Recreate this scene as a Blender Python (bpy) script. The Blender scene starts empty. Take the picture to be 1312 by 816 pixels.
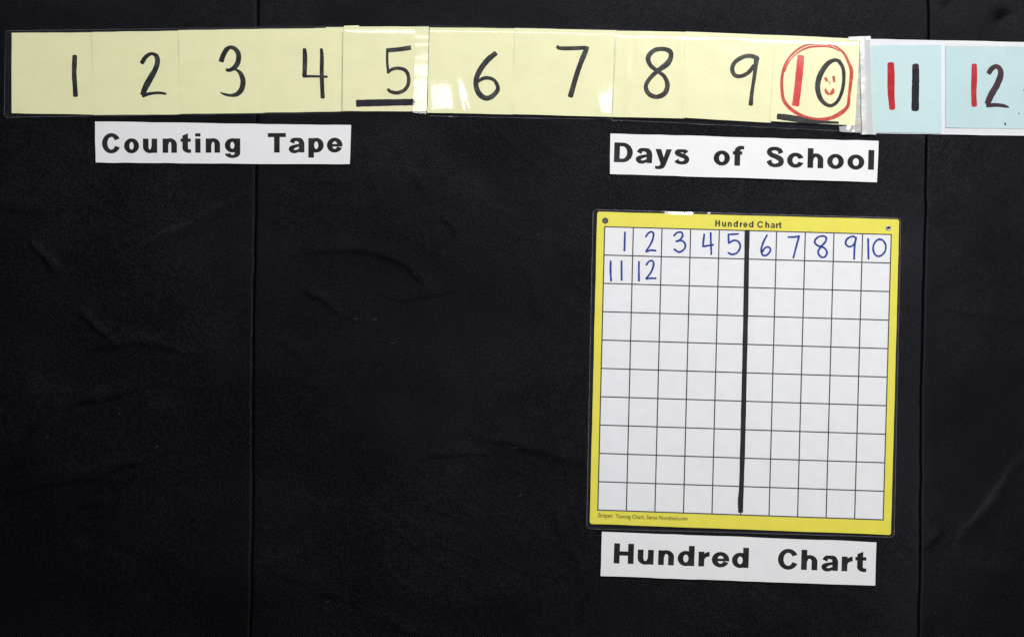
import bpy, math, random
import numpy as np

random.seed(7)
rng = np.random.default_rng(11)
scene = bpy.context.scene
COL = scene.collection

# ------------------------------------------------------------------ scale
# The board lies in the XZ plane (y = 0, facing -Y).  Board coordinates (u, v) are
# counted in 0.7 mm steps from the upper left; 1312 x 816 of them are in view.
U = 0.0007
W0, H0 = 1312.0, 816.0
def P(u, v, d=0.0):
    """board coordinates + height above the cloth in mm -> world point"""
    return ((u - W0 / 2) * U, -d * 0.001, (H0 / 2 - v) * U)

# ------------------------------------------------------------------ camera
CAM_Y = -1.35
cam_data = bpy.data.cameras.new('camera')
cam_data.sensor_width = 36.0
cam_data.lens = 36.0 * abs(CAM_Y) / (W0 * U)
cam_data.clip_start = 0.05
cam_data.clip_end = 50.0
cam = bpy.data.objects.new('camera', cam_data)
cam.location = (0, CAM_Y, 0)
cam.rotation_euler = (math.radians(90), 0, 0)
COL.objects.link(cam)
scene.camera = cam

# ------------------------------------------------------------------ light
world = bpy.data.worlds.new('World')
scene.world = world
world.use_nodes = True
world.node_tree.nodes['Background'].inputs[0].default_value = (0.93, 0.96, 1.0, 1)
world.node_tree.nodes['Background'].inputs[1].default_value = 0.045

def area_lamp(name, loc, target, size, size_y, power, color, spread=180):
    ld = bpy.data.lights.new(name, 'AREA')
    ld.shape = 'RECTANGLE'
    ld.size, ld.size_y = size, size_y
    ld.energy = power
    ld.color = color
    ld.spread = math.radians(spread)
    o = bpy.data.objects.new(name, ld)
    o.location = loc
    dx, dy, dz = (target[i] - loc[i] for i in range(3))
    from mathutils import Vector
    o.rotation_euler = Vector((dx, dy, dz)).to_track_quat('-Z', 'Y').to_euler()
    COL.objects.link(o)
    return o
area_lamp('key_lamp', (0.58, -1.50, 0.75), (0.08, 0, 0.05), 0.50, 0.30, 28.5, (1.0, 0.99, 0.965))
area_lamp('ceiling_lamp', (0.05, -2.2, 0.92), (0.0, 0, 0.0), 0.95, 0.24, 11.5, (0.97, 0.98, 1.0))

vs_ = scene.view_settings
vs_.view_transform = 'Standard'
vs_.look = 'None'
vs_.exposure = 0.0
vs_.gamma = 1.0
vs_.use_curve_mapping = False

# ------------------------------------------------------------------ materials
def new_mat(name):
    m = bpy.data.materials.new(name)
    m.use_nodes = True
    nt = m.node_tree
    b = nt.nodes['Principled BSDF']
    return m, nt, b
def node(nt, typ, **kw):
    n = nt.nodes.new(typ)
    for k, v in kw.items():
        setattr(n, k, v)
    return n
def math_n(nt, op, a, b=None):
    n = node(nt, 'ShaderNodeMath', operation=op)
    for i, x in enumerate((a, b)):
        if x is None: continue
        if isinstance(x, (int, float)): n.inputs[i].default_value = x
        else: nt.links.new(x, n.inputs[i])
    return n.outputs[0]

def paper_mat(name, col, var=0.04, rough=0.55, spec=0.35, scale=60, bump=0.06):
    m, nt, b = new_mat(name)
    tc = node(nt, 'ShaderNodeTexCoord')
    n1 = node(nt, 'ShaderNodeTexNoise'); n1.inputs['Scale'].default_value = scale; n1.inputs['Detail'].default_value = 6
    n2 = node(nt, 'ShaderNodeTexNoise'); n2.inputs['Scale'].default_value = 900; n2.inputs['Detail'].default_value = 3
    nt.links.new(tc.outputs['Object'], n1.inputs['Vector'])
    nt.links.new(tc.outputs['Object'], n2.inputs['Vector'])
    s = math_n(nt, 'ADD', n1.outputs['Fac'], math_n(nt, 'MULTIPLY', n2.outputs['Fac'], 0.7))
    ramp = node(nt, 'ShaderNodeValToRGB')
    ramp.color_ramp.elements[0].position = 0.45
    ramp.color_ramp.elements[1].position = 1.0
    ramp.color_ramp.elements[0].color = tuple(c * (1 - var) for c in col) + (1,)
    ramp.color_ramp.elements[1].color = tuple(min(0.95, c * (1 + var)) for c in col) + (1,)
    nt.links.new(s, ramp.inputs['Fac'])
    nt.links.new(ramp.outputs['Color'], b.inputs['Base Color'])
    b.inputs['Roughness'].default_value = rough
    b.inputs['Specular IOR Level'].default_value = spec
    bp = node(nt, 'ShaderNodeBump'); bp.inputs['Strength'].default_value = bump; bp.inputs['Distance'].default_value = 0.0006
    nt.links.new(s, bp.inputs['Height'])
    nt.links.new(bp.outputs['Normal'], b.inputs['Normal'])
    return m

def ink_mat(name, col, light, rough=0.5, spec=0.07, scale=140, lo=0.42, hi=0.72):
    """marker ink: density varies a little along the stroke"""
    m, nt, b = new_mat(name)
    tc = node(nt, 'ShaderNodeTexCoord')
    n1 = node(nt, 'ShaderNodeTexNoise'); n1.inputs['Scale'].default_value = scale; n1.inputs['Detail'].default_value = 5
    nt.links.new(tc.outputs['Object'], n1.inputs['Vector'])
    ramp = node(nt, 'ShaderNodeValToRGB')
    ramp.color_ramp.elements[0].position = lo
    ramp.color_ramp.elements[1].position = hi
    ramp.color_ramp.elements[0].color = tuple(col) + (1,)
    ramp.color_ramp.elements[1].color = tuple(light) + (1,)
    nt.links.new(n1.outputs['Fac'], ramp.inputs['Fac'])
    nt.links.new(ramp.outputs['Color'], b.inputs['Base Color'])
    b.inputs['Roughness'].default_value = rough
    b.inputs['Specular IOR Level'].default_value = spec
    return m

def cloth_mat(name, mirror):
    m, nt, b = new_mat(name)
    tc = node(nt, 'ShaderNodeTexCoord')
    # slight wander of the threads
    nz = node(nt, 'ShaderNodeTexNoise'); nz.inputs['Scale'].default_value = 26; nz.inputs['Detail'].default_value = 3
    nt.links.new(tc.outputs['Object'], nz.inputs['Vector'])
    sx = node(nt, 'ShaderNodeSeparateXYZ')
    nt.links.new(tc.outputs['Object'], sx.inputs[0])
    k = 2 * math.pi / (3.35 * U)
    diag = math_n(nt, 'ADD' if mirror else 'SUBTRACT', sx.outputs['X'], sx.outputs['Z'])
    ph = math_n(nt, 'ADD', math_n(nt, 'MULTIPLY', diag, k), math_n(nt, 'MULTIPLY', nz.outputs['Fac'], 9.0))
    wale = math_n(nt, 'SINE', ph)
    cross = math_n(nt, 'SUBTRACT' if mirror else 'ADD', sx.outputs['X'], sx.outputs['Z'])
    ph2 = math_n(nt, 'ADD', math_n(nt, 'MULTIPLY', cross, k * 0.93), math_n(nt, 'MULTIPLY', nz.outputs['Fac'], -7.0))
    wale2 = math_n(nt, 'SINE', ph2)
    thr = node(nt, 'ShaderNodeTexNoise'); thr.inputs['Scale'].default_value = 520; thr.inputs['Detail'].default_value = 4
    nt.links.new(tc.outputs['Object'], thr.inputs['Vector'])
    big = node(nt, 'ShaderNodeTexNoise'); big.inputs['Scale'].default_value = 9; big.inputs['Detail'].default_value = 5
    nt.links.new(tc.outputs['Object'], big.inputs['Vector'])
    h = math_n(nt, 'ADD', math_n(nt, 'MULTIPLY', wale, 0.8), math_n(nt, 'MULTIPLY', wale2, 0.22))
    h = math_n(nt, 'ADD', h, math_n(nt, 'MULTIPLY', math_n(nt, 'SUBTRACT', thr.outputs['Fac'], 0.5), 2.3))
    h = math_n(nt, 'ADD', h, math_n(nt, 'MULTIPLY', math_n(nt, 'SUBTRACT', big.outputs['Fac'], 0.5), 1.2))
    fac = math_n(nt, 'ADD', math_n(nt, 'MULTIPLY', h, 0.62), 0.5)
    ramp = node(nt, 'ShaderNodeValToRGB')
    ramp.color_ramp.elements[0].position = 0.0
    ramp.color_ramp.elements[1].position = 1.0
    ramp.color_ramp.elements[0].color = (0.0002, 0.0002, 0.0005, 1)
    ramp.color_ramp.elements[1].color = (0.0019, 0.0019, 0.0032, 1)
    nt.links.new(fac, ramp.inputs['Fac'])
    nt.links.new(ramp.outputs['Color'], b.inputs['Base Color'])
    b.inputs['Roughness'].default_value = 0.51
    # worn thread tops shine more than the grooves between them
    nt.links.new(math_n(nt, 'MAXIMUM', math_n(nt, 'MULTIPLY', fac, 0.345), 0.015), b.inputs['Specular IOR Level'])
    b.inputs['Specular Tint'].default_value = (0.87, 0.85, 1.0, 1)
    bp = node(nt, 'ShaderNodeBump'); bp.inputs['Strength'].default_value = 0.45; bp.inputs['Distance'].default_value = 0.0004
    nt.links.new(h, bp.inputs['Height'])
    nt.links.new(bp.outputs['Normal'], b.inputs['Normal'])
    return m

def film_mat(name, haze=0.03, rough=0.09, haze_col=(0.55, 0.6, 0.75), bump=0.07, gloss=1.0, bscale=55):
    """thin clear plastic: transparent sheet + Fresnel reflection + haze (milky tape, painted reflection on film)"""
    m = bpy.data.materials.new(name); m.use_nodes = True
    nt = m.node_tree; nt.nodes.clear()
    out = node(nt, 'ShaderNodeOutputMaterial')
    tr = node(nt, 'ShaderNodeBsdfTransparent')
    di = node(nt, 'ShaderNodeBsdfDiffuse'); di.inputs['Color'].default_value = haze_col + (1,)  # on clear film this haze is reflection painted as colour
    geo = node(nt, 'ShaderNodeNewGeometry')
    front = math_n(nt, 'SUBTRACT', 1.0, geo.outputs['Backfacing'])     # each pass through the sheet counts once
    mx = node(nt, 'ShaderNodeMixShader')
    nt.links.new(math_n(nt, 'MULTIPLY', front, haze), mx.inputs[0])
    nt.links.new(tr.outputs[0], mx.inputs[1]); nt.links.new(di.outputs[0], mx.inputs[2])
    gl = node(nt, 'ShaderNodeBsdfGlossy'); gl.inputs['Roughness'].default_value = rough
    fr = node(nt, 'ShaderNodeFresnel'); fr.inputs['IOR'].default_value = 1.5
    mx2 = node(nt, 'ShaderNodeMixShader')
    nt.links.new(math_n(nt, 'MULTIPLY', math_n(nt, 'MULTIPLY', fr.outputs[0], gloss), front), mx2.inputs[0])
    nt.links.new(mx.outputs[0], mx2.inputs[1]); nt.links.new(gl.outputs[0], mx2.inputs[2])
    tc = node(nt, 'ShaderNodeTexCoord')
    nz = node(nt, 'ShaderNodeTexNoise'); nz.inputs['Scale'].default_value = bscale; nz.inputs['Detail'].default_value = 4
    nt.links.new(tc.outputs['Object'], nz.inputs['Vector'])
    bp = node(nt, 'ShaderNodeBump'); bp.inputs['Strength'].default_value = bump; bp.inputs['Distance'].default_value = 0.004
    nt.links.new(nz.outputs['Fac'], bp.inputs['Height'])
    nt.links.new(bp.outputs['Normal'], gl.inputs['Normal'])
    nt.links.new(mx2.outputs[0], out.inputs['Surface'])
    return m

def flat_mat(name, col, rough=0.5, metal=0.0, spec=0.4):
    m, nt, b = new_mat(name)
    tc = node(nt, 'ShaderNodeTexCoord')
    nz = node(nt, 'ShaderNodeTexNoise'); nz.inputs['Scale'].default_value = 400; nz.inputs['Detail'].default_value = 4
    nt.links.new(tc.outputs['Object'], nz.inputs['Vector'])
    ramp = node(nt, 'ShaderNodeValToRGB')
    ramp.color_ramp.elements[0].color = tuple(c * 0.8 for c in col) + (1,)
    ramp.color_ramp.elements[1].color = tuple(c * 1.2 for c in col) + (1,)
    nt.links.new(nz.outputs['Fac'], ramp.inputs['Fac'])
    nt.links.new(ramp.outputs['Color'], b.inputs['Base Color'])
    b.inputs['Roughness'].default_value = rough
    b.inputs['Metallic'].default_value = metal
    b.inputs['Specular IOR Level'].default_value = spec
    return m

M = {}
M['cloth'] = cloth_mat('black_twill', False)
M['cloth_m'] = cloth_mat('black_twill_other_way', True)
M['board'] = flat_mat('dark_board', (0.01, 0.01, 0.011), 0.9)
M['yellow_card'] = paper_mat('pale_yellow_card', (0.79, 0.78, 0.475))
M['blue_card'] = paper_mat('pale_blue_card', (0.45, 0.605, 0.63))
M['white_paper'] = paper_mat('white_paper', (0.745, 0.75, 0.775), var=0.035)
M['white_strip'] = paper_mat('white_strip_paper', (0.66, 0.67, 0.70), var=0.03)
M['chart_yellow'] = paper_mat('chart_yellow_print', (0.78, 0.705, 0.068), var=0.05)
M['cell'] = paper_mat('chart_white_print', (0.795, 0.80, 0.825), var=0.035, scale=90)
M['black_ink'] = ink_mat('black_marker', (0.014, 0.014, 0.014), (0.05, 0.052, 0.046))
M['grey_ink'] = ink_mat('greyish_black_marker', (0.022, 0.022, 0.020), (0.075, 0.078, 0.068))  # slightly lighter than the black marker
M['navy_ink'] = ink_mat('dark_navy_marker', (0.010, 0.009, 0.016), (0.022, 0.018, 0.028))
M['maroon_ink'] = ink_mat('dark_maroon_marker', (0.035, 0.014, 0.018), (0.065, 0.025, 0.032))
M['red_ink'] = ink_mat('red_marker', (0.62, 0.055, 0.055), (0.74, 0.10, 0.10))
M['brick_ink'] = ink_mat('brick_red_marker', (0.52, 0.05, 0.03), (0.66, 0.12, 0.08), scale=220)
M['deep_red_ink'] = ink_mat('deep_red_marker', (0.40, 0.015, 0.018), (0.50, 0.032, 0.036))
M['tan_ink'] = ink_mat('tan_marker', (0.5, 0.38, 0.16), (0.6, 0.5, 0.25))
M['blue_ink'] = ink_mat('blue_marker', (0.011, 0.036, 0.26), (0.034, 0.080, 0.38), scale=260)
M['print'] = ink_mat('black_print', (0.016, 0.016, 0.018), (0.032, 0.032, 0.036), rough=0.6, scale=60)
M['title_print'] = ink_mat('dark_print_on_yellow', (0.03, 0.028, 0.012), (0.06, 0.055, 0.02), scale=300)
M['fine_print'] = ink_mat('faded_print_on_yellow', (0.10, 0.09, 0.022), (0.26, 0.23, 0.035), scale=500)
M['grid_ink'] = ink_mat('dark_grid_print', (0.045, 0.045, 0.05), (0.09, 0.09, 0.10), scale=120)
M['divider_ink'] = ink_mat('thick_black_marker', (0.008, 0.008, 0.009), (0.016, 0.016, 0.017))
M['film'] = film_mat('clear_laminate', haze=0.014, rough=0.10)
M['film_chart'] = film_mat('clear_chart_laminate', haze=0.022, rough=0.09, bump=0.05, bscale=30)
M['tape_gloss'] = film_mat('glossy_clear_tape', haze=0.07, rough=0.12, haze_col=(0.85, 0.87, 0.9), bump=0.05, bscale=60)
M['tape_milky'] = film_mat('milky_clear_tape', haze=0.80, rough=0.3, haze_col=(0.64, 0.65, 0.66), bump=0.1, bscale=150)
M['tape_scrap'] = film_mat('crumpled_shiny_tape', haze=0.45, rough=0.15, haze_col=(0.8, 0.82, 0.84), bump=0.06, bscale=100)  # whitish haze stands in for glare on the crumpled tape
M['tape_shaded'] = film_mat('shaded_clear_tape', haze=0.75, rough=0.3, haze_col=(0.40, 0.40, 0.36), bump=0.1, bscale=150)  # grey haze colour paints the shade beside the card edge
M['metal_dark'] = flat_mat('tarnished_metal', (0.07, 0.075, 0.06), 0.45, 0.5)
M['metal'] = flat_mat('bright_metal', (0.42, 0.43, 0.40), 0.35, 0.8)
M['hole'] = flat_mat('eyelet_hole', (0.012, 0.012, 0.012), 0.8)
M['lint'] = flat_mat('pale_lint', (0.11, 0.11, 0.12), 0.9)

# ------------------------------------------------------------------ mesh helpers
def link_mesh(name, verts, faces, mat, parent=None, smooth=False):
    me = bpy.data.meshes.new(name)
    me.from_pydata([tuple(map(float, v)) for v in verts] if not isinstance(verts, np.ndarray) else verts.tolist(), [], faces)
    me.materials.append(mat)
    if smooth:
        me.polygons.foreach_set('use_smooth', [True] * len(me.polygons))
    me.update()
    o = bpy.data.objects.new(name, me)
    COL.objects.link(o)
    if parent is not None:
        o.parent = parent
    return o
def tag(o, label, cat, group=None, kind=None):
    if label: o['label'] = label
    if cat: o['category'] = cat
    if group: o['group'] = group
    if kind: o['kind'] = kind
    return o
def empty(name, loc=(0, 0, 0)):
    o = bpy.data.objects.new(name, None)
    o.empty_display_size = 0.01
    COL.objects.link(o)
    return o

def vnoise(x, y, seed):
    """smooth value noise on arrays"""
    r = np.random.default_rng(seed).random((256, 256))
    xi = np.floor(x).astype(int); yi = np.floor(y).astype(int)
    fx = x - xi; fy = y - yi
    fx = fx * fx * fx * (fx * (fx * 6 - 15) + 10); fy = fy * fy * fy * (fy * (fy * 6 - 15) + 10)
    g = lambda a, b: r[a % 256, b % 256]
    return (g(xi, yi) * (1 - fx) + g(xi + 1, yi) * fx) * (1 - fy) + (g(xi, yi + 1) * (1 - fx) + g(xi + 1, yi + 1) * fx) * fy

def sn(u, v, scale, seed):
    return float(vnoise(np.array([u / scale + 50.0]), np.array([v / scale + 50.0]), seed)[0])

RIM = {}
def sheet(name, corners, dfun, mat, th=0.22, step=7.0, radius=0.0, wobble=0.25, parent=None, seed=1, extra_u=(), smooth=True):
    """thin solid sheet: four board-coordinate corners TL TR BR BL; dfun(u, v) = height in mm"""
    (ax, ay), (bx, by), (cx, cy), (dx, dy) = corners
    wid = math.hypot(bx - ax, by - ay); hei = math.hypot(dx - ax, dy - ay)
    def lines(L):
        n = max(2, int(round(L / step)))
        ls = set(np.linspace(0, 1, n + 1).round(5).tolist())
        if radius > 0:
            for k in range(1, 6):
                ls.add(round(radius * k / 5 / L, 5)); ls.add(round(1 - radius * k / 5 / L, 5))
        return sorted(ls)
    us, vs = lines(wid), lines(hei)
    us = sorted(set(us) | set(extra_u))
    nu, nv = len(us), len(vs)
    pts = []
    for j, b in enumerate(vs):
        for i, a in enumerate(us):
            a2, b2 = a, b
            if radius > 0:
                x, y = a * wid, b * hei
                px = radius - x if x < radius else (x - (wid - radius) if x > wid - radius else 0)
                py = radius - y if y < radius else (y - (hei - radius) if y > hei - radius else 0)
                if px > 0 and py > 0:
                    p, q = px / radius, py / radius
                    p2, q2 = p * math.sqrt(1 - q * q / 2), q * math.sqrt(1 - p * p / 2)
                    x = radius - p2 * radius if x < radius else wid - radius + p2 * radius
                    y = radius - q2 * radius if y < radius else hei - radius + q2 * radius
                    a2, b2 = x / wid, y / hei
            u = (1 - a2) * (1 - b2) * ax + a2 * (1 - b2) * bx + a2 * b2 * cx + (1 - a2) * b2 * dx
            v = (1 - a2) * (1 - b2) * ay + a2 * (1 - b2) * by + a2 * b2 * cy + (1 - a2) * b2 * dy
            if i in (0, nu - 1): u += (sn(u, v, 18, seed + 3) - 0.5) * 2 * wobble
            if j in (0, nv - 1): v += (sn(u, v, 18, seed + 5) - 0.5) * 2 * wobble
            pts.append((u, v, dfun(u, v)))
    n = nu * nv
    verts = [P(u, v, d) for u, v, d in pts] + [P(u, v, d - th) for u, v, d in pts]
    faces = []
    for j in range(nv - 1):
        for i in range(nu - 1):
            a = j * nu + i
            faces.append((a, a + nu, a + nu + 1, a + 1))
            faces.append((n + a, n + a + 1, n + a + nu + 1, n + a + nu))
    rim = [i for i in range(nu)] + [j * nu + nu - 1 for j in range(1, nv)] + [(nv - 1) * nu + i for i in range(nu - 2, -1, -1)] + [j * nu for j in range(nv - 2, 0, -1)]
    nface = len(faces)
    for k in range(len(rim)):
        a, b = rim[k], rim[(k + 1) % len(rim)]
        faces.append((a, b, n + b, n + a))
    o = link_mesh(name, verts, faces, mat, parent)
    RIM[o.name] = [pts[k][:2] for k in rim]
    if smooth:
        o.data.polygons.foreach_set('use_smooth', [True] * nface + [False] * (len(faces) - nface))
        o.data.update()
        # keep rims crisp
        try:
            o.data.set_sharp_from_angle(angle=math.radians(40))
        except Exception:
            pass
    return o

def film_single(name, corners, dfun, mat, **kw):
    """one-sided film sheet, slab 0.12 mm"""
    return sheet(name, corners, dfun, mat, th=0.10, **kw)

def catmull(pts, sub=7):
    if len(pts) == 2:
        a, b = np.array(pts[0], float), np.array(pts[1], float)
        return [a + (b - a) * t for t in np.linspace(0, 1, 9)]
    P_ = [np.array(p, float) for p in pts]
    closed = np.allclose(P_[0][:2], P_[-1][:2])
    ext = ([P_[-2]] if closed else [2 * P_[0] - P_[1]]) + P_ + ([P_[1]] if closed else [2 * P_[-1] - P_[-2]])
    out = []
    for i in range(1, len(ext) - 2):
        p0, p1, p2, p3 = ext[i - 1:i + 3]
        for t in np.linspace(0, 1, sub, endpoint=False):
            out.append(0.5 * ((2 * p1) + (-p0 + p2) * t + (2 * p0 - 5 * p1 + 4 * p2 - p3) * t * t + (-p0 + 3 * p1 - 3 * p2 + p3) * t ** 3))
    out.append(P_[-1])
    return out

def strokes_mesh(name, strokes, dfun, mat, parent, cap=0.55, lift=0.05, seed=3, jitter=0.05):
    """pen strokes (u, v, width) laid on a surface"""
    verts, faces = [], []
    for si, st in enumerate(strokes):
        c = 0.12 if (st and st[0] == 'flat') else cap
        pts = catmull([p for p in st if p != 'flat'])
        m = len(pts)
        L, R = [], []
        for i, p in enumerate(pts):
            a = pts[max(0, i - 1)]; b = pts[min(m - 1, i + 1)]
            t = b[:2] - a[:2]; ln = math.hypot(*t) or 1
            nrm = np.array((-t[1], t[0])) / ln
            w = max(0.25, p[2]) / 2 * (1 + jitter * 2 * (sn(p[0] * 3, p[1] * 3, 9, seed + si) - 0.5))
            L.append(p[:2] + nrm * w); R.append(p[:2] - nrm * w)
        def dep(q, i):
            return dfun(q[0], q[1]) + lift + 0.012 * si + 0.03 * i / m
        base = len(verts)
        for i in range(m):
            verts.append(P(L[i][0], L[i][1], dep(L[i], i))); verts.append(P(R[i][0], R[i][1], dep(R[i], i)))
        for i in range(m - 1):
            faces.append((base + 2 * i, base + 2 * i + 1, base + 2 * i + 3, base + 2 * i + 2))
        for end in (0, m - 1):
            p = pts[end][:2]
            q = pts[1][:2] if end == 0 else pts[m - 2][:2]
            t = p - q; ln = math.hypot(*t) or 1; t = t / ln
            l, r = L[end], R[end]
            hw = math.hypot(*(l - r)) / 2
            arc = []
            for k in range(1, 6):
                an = math.pi * k / 6
                arc.append(p + (l - p) * math.cos(an) + t * hw * c * math.sin(an))
            ids = [base + 2 * end]
            for q2 in arc:
                verts.append(P(q2[0], q2[1], dep(q2, end))); ids.append(len(verts) - 1)
            ids.append(base + 2 * end + 1)
            faces.append(tuple(ids))
    # orient all faces towards the viewer (-Y)
    fixed = []
    for f in faces:
        ar = 0
        for k in range(len(f)):
            x0, _, z0 = verts[f[k]]; x1, _, z1 = verts[f[(k + 1) % len(f)]]
            ar += x0 * z1 - x1 * z0
        fixed.append(f if ar > 0 else tuple(reversed(f)))
    return link_mesh(name, verts, fixed, mat, parent)

def zs(x0, y0, k):
    """strokes measured on an enlargement: corner x0, y0 and scale k"""
    def conv(st, w=None):
        out = []
        for p in st:
            if p == 'flat': out.append(p); continue
            ww = p[2] if len(p) > 2 else w
            out.append((x0 + p[0] * k, y0 + p[1] * k, ww * k))
        return out
    return conv

# ------------------------------------------------------------------ the wall: cloth stretched in three panels
CREASES = [  # polyline, amplitude mm, soft width, steep width
    ([(320, 246), (268, 272), (220, 294), (176, 321)], 0.75, 13, 4), ([(37, 307), (50, 322), (64, 341), (74, 352)], 0.8, 9, 3.5),
    ([(-20, 262), (0, 264), (33, 268), (60, 272)], 0.7, 10, 4), ([(99, 400), (112, 408), (125, 420), (140, 436)], 0.75, 8, 3.5),
    ([(130, 449), (147, 443), (176, 439), (206, 443), (235, 452)], 0.6, 12, 5), ([(232, 446), (215, 468), (198, 490)], 0.5, 9, 4),
    ([(75, 523), (110, 513), (155, 504), (190, 492)], 0.8, 12, 4), ([(78, 506), (55, 536), (35, 570), (15, 589)], 1.0, 9, 4),
    ([(10, 632), (60, 618), (116, 612), (150, 600), (190, 588)], 0.9, 13, 4), ([(95, 714), (128, 699), (148, 683), (166, 664)], 0.75, 10, 4),
    ([(106, 646), (126, 644), (140, 640)], 0.6, 7, 4), ([(40, 470), (30, 500), (10, 530)], 0.7, 14, 6), ([(60, 760), (90, 735), (110, 720)], 0.6, 12, 5),
    ([(385, 325), (399, 321), (447, 319), (491, 329), (524, 340), (543, 365), (548, 376)], 0.8, 12, 4),
    ([(500, 384), (520, 381), (543, 380), (572, 375), (590, 366)], 0.7, 9, 3), ([(474, 374), (462, 388), (450, 403)], 0.65, 7, 3),
    ([(388, 364), (400, 379), (425, 395), (440, 404)], 0.7, 11, 4), ([(535, 279), (565, 283), (583, 296), (592, 312)], 0.55, 10, 4),
    ([(526, 220), (540, 236), (548, 252)], 0.45, 10, 4), ([(616, 628), (604, 645), (587, 663), (563, 680), (535, 696)], 0.75, 9, 4),
    ([(610, 560), (640, 566), (672, 572), (705, 580), (742, 593)], 0.75, 12, 5), ([(530, 585), (565, 580), (602, 579), (630, 582)], 0.5, 10, 4),
    ([(440, 694), (480, 680), (520, 664)], 0.5, 11, 5), ([(610, 540), (630, 515), (648, 505)], 0.45, 9, 4),
    ([(345, 730), (380, 742), (420, 760), (450, 768)], 0.55, 13, 5), ([(480, 790), (520, 806), (560, 812)], 0.5, 13, 5),
    ([(660, 330), (680, 360), (690, 400), (684, 430)], 0.4, 12, 6), ([(345, 430), (380, 450), (400, 480)], 0.4, 14, 6),
    ([(1310, 585), (1290, 612), (1265, 645), (1236, 678), (1225, 700)], 0.75, 11, 4), ([(1262, 640), (1278, 665), (1300, 690)], 0.6, 12, 5),
    ([(1192, 390), (1225, 399), (1257, 405), (1330, 412)], 0.6, 12, 4), ([(1186, 700), (1198, 690), (1206, 676)], 0.7, 10, 5),
    ([(268, 10), (252, 20), (236, 32)], 0.6, 9, 5), ([(60, 16), (120, 8), (160, 2)], 0.4, 12, 6), ([(690, 30), (760, 14), (820, 6)], 0.3, 14, 7),
    ([(1277, -20), (1280, 2), (1285, 20)], 0.6, 7, 4), ([(1296, -20), (1294, 4), (1291, 18)], 0.5, 7, 4), ([(1306, 10), (1325, 30), (1340, 60)], 0.6, 12, 5),
    ([(1240, 720), (1270, 735), (1320, 742)], 0.5, 13, 6), ([(700, 640), (722, 690), (760, 760)], 0.4, 16, 7),
]
def cloth_height(u, v):
    """height of the cloth in mm at arrays u, v (0 is the highest the cloth comes)"""
    h = (vnoise(u / 170 + 9, v / 130 + 4, 21) - 0.5) * 2.4 + (vnoise(u / 60 + 3, v / 52 + 8, 22) - 0.5) * 0.8
    h += (vnoise((u + v) / 30 + 80, (v - u) / 85 + 80, 25) - 0.5) * 0.42
    # fine irregular rumples: ridged noise stretched along two directions
    for (ca, sa, L, wdt, amp, sd_) in ((0.86, 0.5, 95, 24, 0.42, 41), (0.80, -0.6, 80, 20, 0.36, 42), (0.2, 0.98, 110, 30, 0.30, 43), (0.97, 0.25, 60, 13, 0.16, 44)):
        a = (u * ca + v * sa) / L + 40; b = (v * ca - u * sa) / wdt + 60
        a = a + 0.5 * vnoise(u / 40 + 7, v / 40 + 7, sd_ + 20); b = b + 1.4 * vnoise(u / 55 + 17, v / 55 + 27, sd_ + 30)
        r_ = 1 - np.abs(2 * vnoise(a, b, sd_) - 1)
        m_ = np.clip(vnoise(u / 130 + 5, v / 130 + 15, sd_ + 50) * 2.2 - 0.7, 0, 1)
        h += 0.55 * amp * r_ ** 4 * m_
    # the creases wander
    wu = u + 7 * (vnoise(u / 26 + 31, v / 26 + 33, 61) - 0.5); wv = v + 7 * (vnoise(u / 26 + 35, v / 26 + 39, 62) - 0.5)
    u0_, v0_ = u, v
    u, v = wu, wv
    for pts, amp, ws, wt in CREASES:
        n = len(pts) - 1
        best = np.full(u.shape, 1e9); sd = np.zeros(u.shape); tt = np.zeros(u.shape)
        for i in range(n):
            (x0, y0), (x1, y1) = pts[i], pts[i + 1]
            dx, dy = x1 - x0, y1 - y0
            L2 = dx * dx + dy * dy
            t = np.clip(((u - x0) * dx + (v - y0) * dy) / L2, 0, 1)
            ex, ey = u - (x0 + t * dx), v - (y0 + t * dy)
            d = np.hypot(ex, ey)
            s = np.sign(dx * ey - dy * ex) * d
            k = d < best
            best = np.where(k, d, best); sd = np.where(k, s, sd); tt = np.where(k, (i + t) / n, tt)
        prof = np.where(sd > 0, np.exp(-(sd / (wt * 0.8)) ** 2), np.exp(-(sd / ws) ** 2))
        h += (1.35 if pts[0][0] < 330 else 0.95) * amp * prof * np.sqrt(np.clip(np.sin(np.pi * np.clip(tt, 0.02, 0.98)), 0, 1))
    u, v = u0_, v0_
    for (x, y, r, a) in ((1206, -4, 13, 4.6), (1288, 24, 12, 3.6)):
        h -= a * np.exp(-(((u - x) / r) ** 2 + ((v - y) / (r * 0.85)) ** 2))
    # pressed flat behind the papers
    return np.minimum(h - 1.0, 0.15)

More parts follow.
